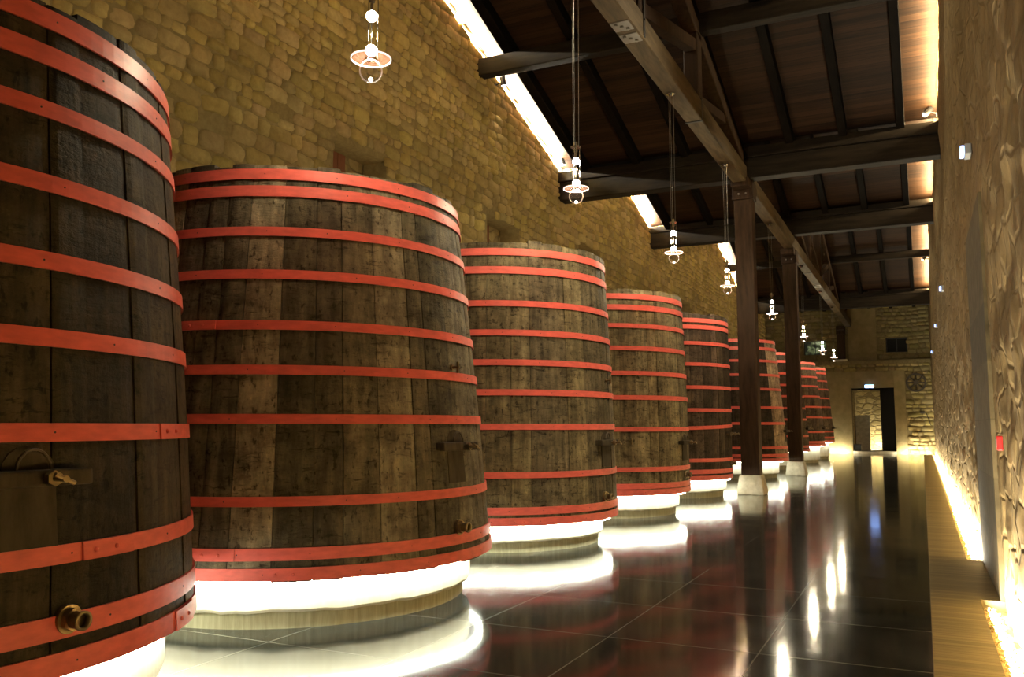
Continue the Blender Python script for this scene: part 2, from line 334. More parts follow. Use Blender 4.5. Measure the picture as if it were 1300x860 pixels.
# ------------------------------------------------------------------ mesh helpers
def finish(name, bm, m, parent=None, smooth=False, loc=None):
    me = bpy.data.meshes.new(name); bmesh.ops.recalc_face_normals(bm, faces=bm.faces); bm.to_mesh(me); bm.free()
    for mm in (m if isinstance(m, (list, tuple)) else [m]): me.materials.append(mm)
    if smooth:
        for p in me.polygons: p.use_smooth = True
    o = bpy.data.objects.new(name, me); COL.objects.link(o)
    if loc: o.location = loc
    if parent: o.parent = parent
    return o
def box(bm, x0, x1, y0, y1, z0, z1, bev=0.0, mi=0):
    r = bmesh.ops.create_cube(bm, size=1.0, matrix=Matrix.Translation(((x0 + x1) / 2, (y0 + y1) / 2, (z0 + z1) / 2)) @ Matrix.Diagonal((x1 - x0, y1 - y0, z1 - z0, 1)))
    fs = list({f for v in r['verts'] for f in v.link_faces})
    for f in fs: f.material_index = mi
    if bev:
        es = list({e for v in r['verts'] for e in v.link_edges})
        bmesh.ops.bevel(bm, geom=es, offset=bev, segments=2, affect='EDGES', profile=0.6)
def orient(p0, p1):
    d = Vector(p1) - Vector(p0); q = d.to_track_quat('Z', 'Y'); return Matrix.Translation((Vector(p0) + Vector(p1)) / 2) @ q.to_matrix().to_4x4(), d.length
def bar(bm, p0, p1, w_, h_, bev=0.0):
    """square timber between two points lying in a plane of constant x (w_ along x)"""
    p0, p1 = Vector(p0), Vector(p1); d = (p1 - p0); L = d.length; z = d.normalized(); x = Vector((1, 0, 0)); x = (x - z * x.dot(z)).normalized(); y = z.cross(x)
    m3 = Matrix((x, y, z)).transposed().to_4x4()
    r = bmesh.ops.create_cube(bm, size=1.0, matrix=Matrix.Translation((p0 + p1) / 2) @ m3 @ Matrix.Diagonal((w_, h_, L, 1)))
    if bev:
        es = list({e for v in r['verts'] for e in v.link_edges}); bmesh.ops.bevel(bm, geom=es, offset=bev, segments=1, affect='EDGES')
def cyl(bm, p0, p1, r0, r1=None, seg=16, caps=True):
    m4, L = orient(p0, p1)
    bmesh.ops.create_cone(bm, cap_ends=caps, segments=seg, radius1=r0, radius2=r0 if r1 is None else r1, depth=L, matrix=m4)
def lathe(bm, prof, seg=96, cx=0, cy=0, closed=True):
    rings = []
    for (r, z) in prof:
        rings.append([bm.verts.new((cx + r * math.cos(2 * PI * i / seg), cy + r * math.sin(2 * PI * i / seg), z)) for i in range(seg)])
    n = len(rings)
    for k in range(n if closed else n - 1):
        a, b = rings[k], rings[(k + 1) % n]
        for i in range(seg):
            j = (i + 1) % seg; bm.faces.new((a[i], a[j], b[j], b[i]))
def tag(o, label=None, cat=None, group=None, kind=None):
    if label: o['label'] = label
    if cat: o['category'] = cat
    if group: o['group'] = group
    if kind: o['kind'] = kind
    return o
def empty(name, loc, rz=0):
    o = bpy.data.objects.new(name, None); COL.objects.link(o); o.location = loc; o.rotation_euler = (0, 0, rz); o.empty_display_size = 0.2
    return o
def struct(name, bm, m, parent=None, smooth=False):
    o = finish(name, bm, m, parent, smooth)
    if not parent: o['kind'] = 'structure'
    return o
def copy_tree(o, parent=None):
    c = o.copy(); COL.objects.link(c); c.parent = parent
    for ch in list(o.children): copy_tree(ch, c)
    return c

# ------------------------------------------------------------------ floor
bm = bmesh.new(); box(bm, -8.5, 0.0, -5.2, 50.0, -0.3, 0.0); struct('floor', bm, M_FLOOR)
bm = bmesh.new()
box(bm, 0.0, 0.385, -5.2, 50.0, -0.3, 0.004)
box(bm, 0.385, 0.6, 8.58, 11.05, -0.3, 0.004)
box(bm, 0.385, 0.6, 49.2, 50.0, -0.3, 0.004)
struct('trim_1', bm, M_STRIP)                      # oak board walkway along the right wall
bm = bmesh.new(); box(bm, 0.385, 1.1, -5.2, 50.0, -0.5, -0.09); struct('trim_2', bm, M_CONC2)     # bed of the light channel
# gravel (stuff)
random.seed(3); bm = bmesh.new()
for k in range(1500):
    y = random.uniform(3.5, 8.5) if k < 1100 else random.uniform(11.1, 20)
    r = random.uniform(0.009, 0.019)
    p = (random.uniform(0.40, 0.52), y, -0.09 + r * 0.6 + random.uniform(0, 0.035))
    bmesh.ops.create_icosphere(bm, subdivisions=1, radius=r, matrix=Matrix.Translation(p) @ Matrix.Rotation(random.uniform(0, 6), 4, 'Z') @ Matrix.Diagonal((1, random.uniform(.7, 1.3), random.uniform(.5, .8), 1)))
tag(finish('gravel', bm, M_GRAVEL), 'pale loose gravel filling the lit channel at the foot of the right wall', 'gravel', kind='stuff')

# ------------------------------------------------------------------ walls
def wall_grid(name, x, thick, ys, zs, holes, m, amp, sgn, parent=None):
    """rough wall face in the plane x, facing sgn*x, with holes (y0,y1,z0,z1)"""
    bm = bmesh.new(); V = {}
    def P(i, j):
        if (i, j) not in V:
            y, z = ys[i], zs[j]
            d = noise.fractal(Vector((3.1, y * 2.2, z * 2.6)), 0.8, 2.1, 3) * amp + noise.noise(Vector((9.7, y * .5, z * .5))) * amp * 1.2
            if sgn < 0 and 8.3 < y < 11.3 and z < 3.9: d *= 0.25
            V[(i, j)] = bm.verts.new((x + sgn * d, y, z))
        return V[(i, j)]
    for i in range(len(ys) - 1):
        for j in range(len(zs) - 1):
            yc, zc = (ys[i] + ys[i + 1]) / 2, (zs[j] + zs[j + 1]) / 2
            if any(h[0] < yc < h[1] and h[2] < zc < h[3] for h in holes): continue
            bm.faces.new((P(i, j), P(i + 1, j), P(i + 1, j + 1), P(i, j + 1)))
    ext = bmesh.ops.extrude_edge_only(bm, edges=[e for e in bm.edges if e.is_boundary])
    for v in [g for g in ext['geom'] if isinstance(g, bmesh.types.BMVert)]: v.co.x = x - sgn * thick
    return struct(name, bm, m, parent, True)
def stone_field(name, parent, frame, us, vs_, holes, seed, hmin=0.11, hmax=0.25, m=None, tint=(.47, .352, .145)):
    """coursed field stones standing proud of the mortar; frame(u, v, d) -> point"""
    rnd = random.Random(seed); bm = bmesh.new(); cl = bm.loops.layers.float_color.new('tone')
    v = vs_[0]
    while v < vs_[1]:
        h = rnd.uniform(hmin, hmax); u = us[0] - rnd.uniform(0, .4)
        while u < us[1]:
            w_ = h * rnd.uniform(0.9, 2.6); dz = 0.10 * noise.noise(Vector((u * .45, v * .3, seed))) + rnd.uniform(-.015, .015)
            uc, vc = u + w_ / 2, v + h / 2 + dz
            u += w_
            if any(q[0] - .12 < uc < q[1] + .12 and q[2] - .06 < vc < q[3] + .06 for q in holes): continue
            if rnd.random() < .015: continue
            a, b_ = w_ / 2 - rnd.uniform(.002, .012), h / 2 - rnd.uniform(.001, .010)
            rot = rnd.uniform(-.13, .13); pw = rnd.uniform(3.5, 9); n = 14; ph = rnd.uniform(0, 1); dp = rnd.uniform(.012, .042)
            tu, tv = rnd.uniform(-.03, .03), rnd.uniform(-.06, .06)
            o0, o1 = [], []
            for i in range(n):
                t = 2 * PI * (i + ph) / n; ct, st = math.cos(t), math.sin(t)
                k = (abs(ct) ** pw + abs(st) ** pw) ** (-1 / pw) * rnd.uniform(.91, 1.05)
                x, y = a * k * ct, b_ * k * st
                x, y = x * math.cos(rot) - y * math.sin(rot), x * math.sin(rot) + y * math.cos(rot)
                o0.append(bm.verts.new(frame(uc + x, vc + y, -.012)))
                q = max(0.5, 1 - .018 / max(.03, math.hypot(x, y)))
                o1.append(bm.verts.new(frame(uc + x * q, vc + y * q, dp + tu * x + tv * y + rnd.uniform(-.004, .004))))
            c = bm.verts.new(frame(uc, vc, dp + rnd.uniform(0, .012)))
            k = rnd.uniform(.78, 1.16); t = (tint[0] * k, tint[1] * k * rnd.uniform(.95, 1.03), tint[2] * k * rnd.uniform(.8, 1.15), 1)
            for i in range(n):
                j = (i + 1) % n
                for f in (bm.faces.new((o0[i], o0[j], o1[j], o1[i])), bm.faces.new((o1[i], o1[j], c))):
                    for l in f.loops: l[cl] = t
        v += h
    return finish(name, bm, m or M_STONE, parent, True)
def frange(a, b, s):
    n = max(1, round((b - a) / s)); return [a + (b - a) * k / n for k in range(n + 1)]
niches = [(10.25, 11.65, 4.7, 5.9), (15.35, 16.85, 4.5, 5.85), (20.6, 22.0, 4.6, 6.35), (31.0, 32.4, 4.6, 6.2)]
ysL = sorted(set([round(v, 3) for v in frange(-5.2, 50.9, 0.17)] + [h[k] for h in niches for k in (0, 1)]))
zsL = sorted(set([round(v, 3) for v in frange(-0.2, 11.2, 0.19)] + [h[k] for h in niches for k in (2, 3)]))
wl = wall_grid('wall_left', WALL_L, 0.6, ysL, zsL, niches, M_MORTAR, 0.012, 1)
stone_field('facing_stones', wl, lambda u, v, d: Vector((WALL_L + d + 0.006, u, v)), (4.0, 50.0), (2.6, 10.6), niches, 11)
for k, (a, b, c, d) in enumerate(niches):
    bm = bmesh.new(); box(bm, WALL_L - 0.62, WALL_L - 0.45, a - 0.05, b + 0.05, c - 0.05, d + 0.05)
    wn_ = struct('window_%d' % (k + 1), bm, M_WALL)
    bm = bmesh.new()
    mid = a + (b - a) * 0.58
    for q in range(4):
        y0 = a + 0.02 + (mid - a) * q / 4; box(bm, WALL_L - 0.46, WALL_L - 0.40, y0, y0 + (mid - a) / 4 - 0.01, c, d - 0.02, 0.006)
    struct('shutter', bm, M_SHUTTER, wn_)
ysR = sorted(set(frange(-5.2, 2.0, 0.3) + frange(2.0, 14, 0.045) + frange(14, 50.9, 0.16)))
zsR = sorted(set(frange(-0.5, 6, 0.06) + frange(6, 11.2, 0.25)))
wall_grid('wall_right', WALL_R, 0.6, ysR, zsR, [], M_WALL_R, 0.032, -1)
# ashlar jamb of a walled-up doorway and its render surround
bm = bmesh.new(); box(bm, 0.540, 0.75, 8.6, 11.03, -0.1, 3.6, 0.008)
struct('trim_3', bm, M_ASHLAR)
# walls closing the hall
bm = bmesh.new(); box(bm, -8.5, 1.2, -5.8, -5.2, -0.3, 11.2); struct('wall_back', bm, M_WALL_B)
DX0, DX1, DH = -3.42, -1.28, 3.55
bm = bmesh.new()
box(bm, -8.5, DX0, 50.0, 50.9, -0.3, 4.93); box(bm, DX1, 1.2, 50.0, 50.9, -0.3, 4.93); box(bm, DX0, DX1, 50.0, 50.9, DH, 4.93)
box(bm, -8.5, 1.2, 49.95, 50.9, 4.83, 5.02)
wf = struct('wall_front', bm, M_MORTAR_DARK)
stone_field('facing_stones', wf, lambda u, v, d: Vector((u, 49.996 - d, v)), (-8.0, 0.6), (0.0, 4.8), [(DX0 - 1.2, DX1 + .5, -1, 4.4)], 5, .16, .3, tint=(.30, .235, .105))
bm = bmesh.new()      # upper wall, set back above the ledge
WN = [(-5.86, -4.67, 5.47, 6.25), (-1.6, -0.54, 5.47, 6.27)]
box(bm, -8.5, 1.2, 50.55, 51.4, 5.0, 5.47); box(bm, -8.5, 1.2, 50.55, 51.4, 6.27, 11.2)
box(bm, -8.5, -5.86, 50.55, 51.4, 5.47, 6.27); box(bm, -4.67, -1.6, 50.55, 51.4, 5.47, 6.27); box(bm, -0.54, 1.2, 50.55, 51.4, 5.47, 6.27)
wu = struct('wall_front_upper', bm, M_MORTAR_DARK)
stone_field('facing_stones', wu, lambda u, v, d: Vector((u, 50.546 - d, v)), (-8.0, 0.6), (5.1, 9.0), WN + [(-3.45, -2.1, 5, 9)], 6, .16, .3, tint=(.26, .21, .10))
bm = bmesh.new(); box(bm, -3.5, -2.05, 50.45, 50.56, 5.02, 8.2, 0.01); struct('trim_4', bm, M_PLASTER)
for k, (a, b, c, d) in enumerate(WN):
    bm = bmesh.new(); box(bm, a - .02, b + .02, 50.9, 50.96, c - .02, d + .02)
    wn_ = struct('window_%d' % (5 + k), bm, M_WINDOW if k == 0 else M_DARK)
    bm = bmesh.new()
    for (p, q, r, s) in ((a, b, c, c + .05), (a, b, d - .05, d), (a, a + .05, c, d), (b - .05, b, c, d), ((a + b) / 2 - .02, (a + b) / 2 + .02, c, d)): box(bm, p, q, 50.84, 50.9, r, s)
    struct('window_frame', bm, M_BLACK, wn_)
# door surround, render band round the opening
bm = bmesh.new()
box(bm, DX0 - 1.25, DX0, 49.93, 50.1, -0.1, 4.45, 0.01); box(bm, DX1, DX1 + 0.55, 49.93, 50.1, -0.1, 4.45, 0.01); box(bm, DX0, DX1, 49.93, 50.1, DH, 4.45, 0.01)
struct('trim_5', bm, M_PLASTER)
bm = bmesh.new(); box(bm, DX0, DX1, 49.9, 54, -0.3, 0.14); struct('floor_passage', bm, M_BASE)
bm = bmesh.new()      # passage: side walls, back wall, ceiling
box(bm, DX0 - .4, DX0, 50.9, 54.4, -0.3, 4.4); box(bm, DX0, -1.97, 53.6, 54.4, -0.3, 4.4); box(bm, DX0 - .4, DX1 + .4, 50.9, 54.4, DH + .1, 4.4)
struct('wall_passage', bm, M_WALL_B)
bm = bmesh.new(); box(bm, -1.97, -1.2, 50.6, 50.7, 0.12, DH); struct('door_1', bm, M_DARK)
bm = bmesh.new(); box(bm, DX0 - 0.02, -1.97, 50.5, 50.6, 3.44, DH + .02); box(bm, -2.0, -1.94, 50.45, 50.62, 0.12, DH); struct('trim_6', bm, M_BEAM)
bm = bmesh.new(); box(bm, DX0, DX0 + .75, 52.4, 52.5, 0.12, 2.1, 0.03); struct('trim_7', bm, M_BASE)

# ------------------------------------------------------------------ ceiling: boards with rafters
RX = [-7.22, -5.87, -4.7, -3.5, -2.37, -1.27, -0.14]
for si, (a, za, b, zb) in enumerate(SLOPES):
    bm = bmesh.new()
    vs = [bm.verts.new(p) for p in ((-8.5, a, za), (1.2, a, za), (1.2, b, zb), (-8.5, b, zb))]
    vt = [bm.verts.new((v.co.x, v.co.y, v.co.z + 0.12)) for v in vs]
    bm.faces.new(vs); bm.faces.new(vt[::-1])
    for i in range(4): bm.faces.new((vs[i], vs[(i + 1) % 4], vt[(i + 1) % 4], vt[i]))
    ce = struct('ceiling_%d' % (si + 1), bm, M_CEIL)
    for x in RX:
        bm = bmesh.new(); wd = 0.17 if x != RX[0] else 0.22
        d = Vector((0, b - a, zb - za)).normalized(); n = Vector((0, -d.z, d.y)); n = n if n.z > 0 else -n
        off = n * 0.13
        bar(bm, Vector((x, a, za)) - off, Vector((x, b, zb)) - off, wd, 0.26, 0.01)
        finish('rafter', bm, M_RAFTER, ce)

# ------------------------------------------------------------------ cross beams and purlins (things)
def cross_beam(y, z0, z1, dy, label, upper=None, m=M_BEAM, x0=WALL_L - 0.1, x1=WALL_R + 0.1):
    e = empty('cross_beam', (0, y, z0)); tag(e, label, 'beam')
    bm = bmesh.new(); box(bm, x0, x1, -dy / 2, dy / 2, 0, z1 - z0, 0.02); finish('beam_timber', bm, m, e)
    if upper:
        bm = bmesh.new(); box(bm, x0, x1, -dy / 2 - 0.06, dy / 2 + 0.06, z1 - z0, upper - z0, 0.015); finish('wall_plate', bm, m, e)
    return e
cross_beam(19.4, 7.05, 7.52, 0.36, 'heavy dark cross beam resting on the nearest timber pillar', 7.76)
cross_beam(27.3, 7.38, 7.86, 0.36, 'dark cross beam resting on the second timber pillar', 8.06)
cross_beam(43.5, 7.08, 7.6, 0.36, 'farthest low cross beam, near the end wall', 7.8)
cross_beam(3.2, 7.05, 7.52, 0.36, 'cross beam above the first vat beside the camera', 7.76)
cross_beam(15.0, 8.62, 8.98, 0.24, 'slim upper cross beam between the near lamps and the nearest pillar')
cross_beam(7.4, 8.62, 8.98, 0.24, 'slim upper cross beam nearest the camera')
cross_beam(23.35, 8.75, 9.0, 0.22, 'short-bay ridge beam between the first and second pillars')
cross_beam(39.6, 8.62, 8.92, 0.24, 'slim upper cross beam just before the farthest low cross beam')
cross_beam(31.2, 8.72, 9.02, 0.24, 'slim upper cross beam just beyond the second pillar')
cross_beam(11.3, 9.72, 10.12, 0.24, 'ridge beam of the near roof bay')
cross_beam(35.4, 9.75, 10.15, 0.24, 'ridge beam of the far roof bay')

# ------------------------------------------------------------------ trusses along the hall
TX = -3.47
def truss(y0, y1, zr0, zr1, label, full=True):
    e = empty('roof_truss', (TX, (y0 + y1) / 2, 6.95)); tag(e, label, 'roof truss', 'roof trusses over the hall')
    o = Vector((TX, (y0 + y1) / 2, 6.95))
    def P(y, z, x=TX): return Vector((x, y, z)) - o
    bm = bmesh.new(); bar(bm, P(y0 + .02, 7.14), P(y1 - .02, 7.14), 0.30, 0.38, 0.015); finish('tie_beam', bm, M_TIE, e)
    ym = (y0 + y1) / 2
    if not full: return e
    zr = roof_z(ym) - 0.75
    for s, (ya, za) in ((0, (y0 + .4, zr0 - .42)), (1, (y1 - .4, zr1 - .42))):
        bm = bmesh.new(); bar(bm, P(ya, za), P(ym, zr), 0.26, 0.3, 0.015); finish('top_chord', bm, M_POST, e)
    L = (y1 - y0) / 2
    for s in (-1, 1):
        yp = ym + s * L * 0.44; zt = roof_z(yp) - 0.72
        bm = bmesh.new(); bar(bm, P(yp, 7.33), P(yp, zt), 0.26, 0.32, 0.015); finish('post', bm, M_POST, e)
        bm = bmesh.new(); bar(bm, P(ym + s * .16, 7.5), P(yp - s * .1, zt - .25), 0.2, 0.22, 0.01); finish('strut', bm, M_POST, e)
        bm = bmesh.new(); bar(bm, P(yp + s * .16, 7.4), P(yp + s * L * .3, roof_z(yp + s * L * .3) - .75), 0.18, 0.2, 0.01); finish('strut', bm, M_POST, e)
        # steel plates on the splices of the tie beam
        bm = bmesh.new(); box(bm, -0.152, 0.152, yp - o.y - .03, yp - o.y + .03, -0.012, 0.4); finish('splice_band', bm, M_BLACK, e)
    bm = bmesh.new(); bar(bm, P(ym, 7.33), P(ym, zr + .1), 0.28, 0.36, 0.015); finish('king_post', bm, M_POST, e)
    for s in (-.55, -.15):
        bm = bmesh.new(); y = ym + s - o.y
        box(bm, -0.13, 0.13, y - .14, y + .14, -0.012, 0.0)
        for q in (-.08, 0, .08): cyl(bm, (q * .8, y + q, -0.012), (q * .8, y + q, -0.035), 0.024, seg=8)
        finish('splice_plate', bm, M_STEEL, e)
    for x in (-.155, .155):
        bm = bmesh.new(); box(bm, x - .006, x + .006, -.04, .04, 0.05, 1.3)
        cyl(bm, (x - .02, 0, .3), (x + .02, 0, .3), .02, seg=8); cyl(bm, (x - .02, 0, 1.0), (x + .02, 0, 1.0), .02, seg=8)
        finish('strap', bm, M_BLACK, e)
    return e
truss(3.2, 19.4, 7.9, 7.9, 'timber truss running from above the camera to the nearest pillar')
truss(19.4, 27.3, 7.9, 8.1, 'short timber tie between the first and second pillars', False)
truss(27.3, 43.5, 8.1, 7.9, 'timber truss with posts and struts beyond the second pillar')
truss(43.5, 50.4, 7.9, 7.9, 'last timber tie running into the end wall', False)
truss(-4.7, 3.2, 7.9, 7.9, 'timber tie beam overhead at the near end of the hall', False)

# ------------------------------------------------------------------ pillars
def pillar(x, y, zt, label, zb=0.0, w_=0.4, m=M_POST, x2=None):
    e = empty('timber_pillar', (x, y, zb)); tag(e, label, 'pillar', 'timber pillars along the middle of the hall')
    bm = bmesh.new()
    b0, b1, hb = (0.30, 0.235, 0.42) if zb == 0 else (0.32, 0.3, 0.12)
    lo = [bm.verts.new((sx * b0, sy * b0, 0)) for sx, sy in ((-1, -1), (1, -1), (1, 1), (-1, 1))]
    hi = [bm.verts.new((sx * b1, sy * b1, hb)) for sx, sy in ((-1, -1), (1, -1), (1, 1), (-1, 1))]
    bm.faces.new(lo[::-1]); bm.faces.new(hi)
    for i in range(4): bm.faces.new((lo[i], lo[(i + 1) % 4], hi[(i + 1) % 4], hi[i]))
    bmesh.ops.bevel(bm, geom=bm.edges[:], offset=0.02, segments=2, affect='EDGES')
    finish('stone_base', bm, M_BASE, e)
    bm = bmesh.new(); box(bm, -w_ / 2, w_ / 2, -w_ / 2, w_ / 2, hb, zt - zb - .42, 0.02); finish('post', bm, m, e)
    bm = bmesh.new(); c = w_ / 2 + .035; box(bm, -c, c, -c, c, zt - zb - .42, zt - zb, 0.025); box(bm, -.2, .2, -.55, .55, zt - zb - .2, zt - zb - .001, 0.03)
    finish('capital', bm, m, e)
    if zb == 0:
        bm = bmesh.new()
        for s in (-1, 1):
            for zz in (.12, .3): cyl(bm, (s * .08, -c - .0, zt - zb - zz), (s * .08, -c - .03, zt - zb - zz), .022, seg=8)
        finish('bolt', bm, M_STEEL, e)
    return e
pillar(-3.46, 19.62, 7.05, 'nearest dark timber pillar on a pale stone base')
pillar(-3.52, 27.55, 6.95, 'second dark timber pillar on a pale stone base, farther down the hall')
pillar(-3.85, 50.28, 6.95, 'farthest timber pillar standing on the ledge of the end wall', 5.02)

# ------------------------------------------------------------------ vats
VAT = {
 1: dict(c=(-5.23, 2.53), R=(1.86, 1.60), hz=[3.401, 3.217, 2.95, 2.597, 2.236, 1.889, 1.472, 0.946, 0.642, 0.489], top=3.50, tint=(0.034, 0.0255, 0.0155), pr=1.715,
         label='nearest red-hooped wooden vat, cut by the left edge of the picture', laps={6: 23, 7: 4.4, 9: 26.6}, spout=(2.1, .67), hatch=-3.5, bar=1.28),
 2: dict(c=(-5.27, 6.4), R=(1.79, 1.465), hz=[3.477, 3.337, 3.005, 2.66, 2.262, 1.92, 1.552, 0.95, 0.577, 0.437], top=3.56, tint=(0.125, 0.108, 0.073), pr=1.606,
         label='second red-hooped wooden vat, broad with pale patched staves', laps={4: -83}, spout=(-3.6, .67), hatch=-2.2, bar=1.33, tap=(-.5, 2.0)),
 3: dict(c=(-5.28, 10.48), R=(1.655, 1.515), hz=[3.606, 3.379, 2.969, 2.612, 2.253, 1.895, 1.489, 0.924, 0.51, 0.389], top=3.74, tint=(0.130, 0.108, 0.066), pr=1.47,
         label='third red-hooped wooden vat from the camera', laps={}, spout=(-6, .62), hatch=-3, bar=1.29, tap=(1.4, 2.09)),
 4: dict(c=(-5.27, 14.6), R=(1.605, 1.515), hz=[3.63, 3.446, 3.141, 2.768, 2.357, 1.96, 1.445, 0.799, 0.531, 0.431], top=3.76, tint=(0.150, 0.125, 0.072), pr=1.42,
         label='fourth red-hooped vat, honey brown with pale orange top hoops', laps={}, spout=(-4, .68), hatch=-3, bar=1.22, tap=(-51, 1.25)),
 5: dict(c=(-5.27, 18.8), R=(1.51, 1.48), hz=[3.712, 3.571, 3.228, 2.786, 2.304, 1.828, 1.491, 0.79, 0.555, 0.427], top=3.86, tint=(0.062, 0.046, 0.032), pr=1.38,
         label='fifth vat, dark staved, just left of the nearest timber pillar', laps={}, spout=(0, .7), hatch=-2, bar=1.33, tilt={6: 0.035}),
 6: dict(c=(-5.3, 26.2), R=(1.72, 1.42), hz=[3.95, 3.73, 3.37, 2.96, 2.55, 2.02, 1.57, 0.88, 0.66, 0.54], top=4.0, tint=(0.045, 0.034, 0.024), pr=1.45,
         label='near-black vat seen behind the nearest timber pillar', laps={}, spout=None, hatch=0, bar=1.35),
 7: dict(c=(-5.3, 31.8), R=(1.68, 1.40), hz=[4.0, 3.73, 3.31, 2.91, 2.52, 2.11, 1.72, 1.15, 0.78, 0.66], top=4.05, tint=(0.065, 0.050, 0.036), pr=1.48,
         label='dark vat mostly hidden behind the second timber pillar', laps={}, spout=None, hatch=0, bar=1.4),
 8: dict(c=(-5.35, 37.6), R=(1.70, 1.40), hz=[4.06, 3.84, 3.5, 3.12, 2.70, 2.27, 1.85, 1.25, 0.84, 0.74], top=4.13, tint=(0.085, 0.066, 0.045), pr=1.48,
         label='second vat from the far end of the row', laps={}, spout=None, hatch=0, bar=1.4),
 9: dict(c=(-5.35, 42.0), R=(1.68, 1.38), hz=[4.1, 3.9, 3.54, 3.16, 2.75, 2.35, 1.87, 1.24, 0.97, 0.82], top=4.18, tint=(0.105, 0.09, 0.068), pr=1.46,
         label='last vat at the far end of the row, greyish', laps={}, spout=None, hatch=0, bar=1.4),
}
def make_vat(k, v):
    rnd = random.Random(40 + k); cx, cy = v['c']; R0, R1 = v['R']; hz = v['hz']; zlo, zhi = hz[-1], hz[0]
    zb = hz[-1] - 0.058
    def R(z): 
        t = (z - zlo) / (zhi - zlo); return R0 + (R1 - R0) * t + 0.018 * math.sin(PI * min(max(t, 0), 1))
    e = empty('wooden_vat', (cx, cy, zb)); tag(e, v['label'], 'wine vat', 'red-hooped wooden vats in a row')
    # staves
    bm = bmesh.new(); colr = bm.loops.layers.float_color.new('tone')
    ns = 40 if k < 6 else 34
    ws = [rnd.uniform(0.65, 1.35) for _ in range(ns)]; tot = sum(ws); a = -PI
    zl = [zb] + [zb + (v['top'] - zb) * q / 10 for q in range(1, 10)] + [v['top']]
    for s in range(ns):
        da = ws[s] / tot * 2 * PI; a0, a1 = a, a + da; am = math.degrees((a0 + a1) / 2); a = a1
        tone = rnd.choice([0.6, 0.8, 0.9, 1.0, 1.0, 1.15, 1.35]) * rnd.uniform(0.92, 1.08)
        if k == 2:
            if -68 < am < -58 or -83 < am < -78: tone = 1.75
            elif -90 < am < -58 : tone *= 0.72
        if k == 6 and -30 < am < 16: tone = 7.0  # aisle-side staves toned up to carry the sliver lit by the spots
        if k == 1 and am > 15: tone *= 1.25
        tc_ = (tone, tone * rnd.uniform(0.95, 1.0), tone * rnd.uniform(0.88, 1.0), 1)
        jt = rnd.uniform(-0.022, 0.018); jb = rnd.uniform(0.0, 0.014); rj = rnd.uniform(-0.005, 0.005)
        M_ = 5; cols = []
        g = 0.0016; gd = (rnd.choice([.001, .002, .006]), rnd.choice([.001, .002, .005]))
        for q in range(M_ + 1):
            t = q / M_; ang = a0 + g + (da - 2 * g) * t; flat = 0.004 * (1 - (2 * t - 1) ** 2)
            if q in (0, M_): flat -= gd[0 if q == 0 else 1]
            cols.append([(R(z) + rj + flat, ang, z + (jt if i == len(zl) - 1 else jb if i == 0 else 0)) for i, z in enumerate(zl)])
        grid = [[bm.verts.new((r * math.cos(an), r * math.sin(an), z - zb)) for (r, an, z) in c] for c in cols]
        inn = [[bm.verts.new(((c[i][0] - 0.07) * math.cos(c[i][1]), (c[i][0] - 0.07) * math.sin(c[i][1]), c[i][2] - zb)) for i in (0, len(zl) - 1)] for c in cols]
        fs = []
        for q in range(M_):
            for i in range(len(zl) - 1): fs.append(bm.faces.new((grid[q][i], grid[q + 1][i], grid[q + 1][i + 1], grid[q][i + 1])))
            fs.append(bm.faces.new((grid[q][-1], grid[q + 1][-1], inn[q + 1][1], inn[q][1])))
            fs.append(bm.faces.new((grid[q + 1][0], grid[q][0], inn[q][0], inn[q + 1][0])))
            fs.append(bm.faces.new((inn[q][0], inn[q][1], inn[q + 1][1], inn[q + 1][0])))
        for q in (0, M_):
            lo, hi = inn[q]; fs.append(bm.faces.new(list(grid[q]) + [hi, lo]))
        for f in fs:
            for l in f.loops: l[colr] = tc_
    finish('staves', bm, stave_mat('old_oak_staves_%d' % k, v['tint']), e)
    bm = bmesh.new(); cyl(bm, (0, 0, 0.03), (0, 0, 0.09), R(zb) - 0.06, seg=64); finish('vat_floor', bm, M_BEAM, e)
    bm = bmesh.new(); cyl(bm, (0, 0, v['top'] - zb - 0.16), (0, 0, v['top'] - zb - 0.1), R(v['top']) - 0.065, seg=64); finish('vat_lid', bm, M_BEAM, e)
    # hoops
    for i, z in enumerate(hz):
        hw = (0.088 if i in (0, 1, 8, 9) else 0.072) * (1.12 if k == 1 else 1.0)
        bm = bmesh.new(); seg = 128; t0, t1 = 0.004, 0.017
        z0, z1 = z - hw / 2, z + hw / 2; lap = v['laps'].get(i, None); tl = v.get('tilt', {}).get(i, 0)
        prof = [(R(z0) + t0, z0 - zb), (R(z0) + t1, z0 - zb), (R(z1) + t1, z1 - zb), (R(z1) + t0, z1 - zb)]
        lathe(bm, prof, seg)
        la = math.radians(lap if lap is not None else 150 + 17 * i)
        n = 8; span = 0.17; Q = []
        for q in range(n + 1):
            an = la + span * q / n; Q.append([bm.verts.new((r * math.cos(an), r * math.sin(an), zz)) for (r, zz) in ((R(z0) + t1 - .002, z0 - zb), (R(z0) + t1 + .009, z0 - zb), (R(z1) + t1 + .009, z1 - zb), (R(z1) + t1 - .002, z1 - zb))])
        for q in range(n):
            for j in range(4): bm.faces.new((Q[q][j], Q[q][(j + 1) % 4], Q[q + 1][(j + 1) % 4], Q[q + 1][j]))
        bm.faces.new(Q[0]); bm.faces.new(Q[-1][::-1])
        for fr in (0.22, 0.62):
            an = la + span * fr; rr = R(z) + t1 + .009
            bmesh.ops.create_uvsphere(bm, u_segments=10, v_segments=6, radius=0.012, matrix=Matrix.Translation((rr * math.cos(an), rr * math.sin(an), z - zb)))
        if tl:
            for vv in bm.verts: vv.co.z += tl * (vv.co.x * 0.15 + vv.co.y) 
        # small nail heads
        nf = len(bm.faces)
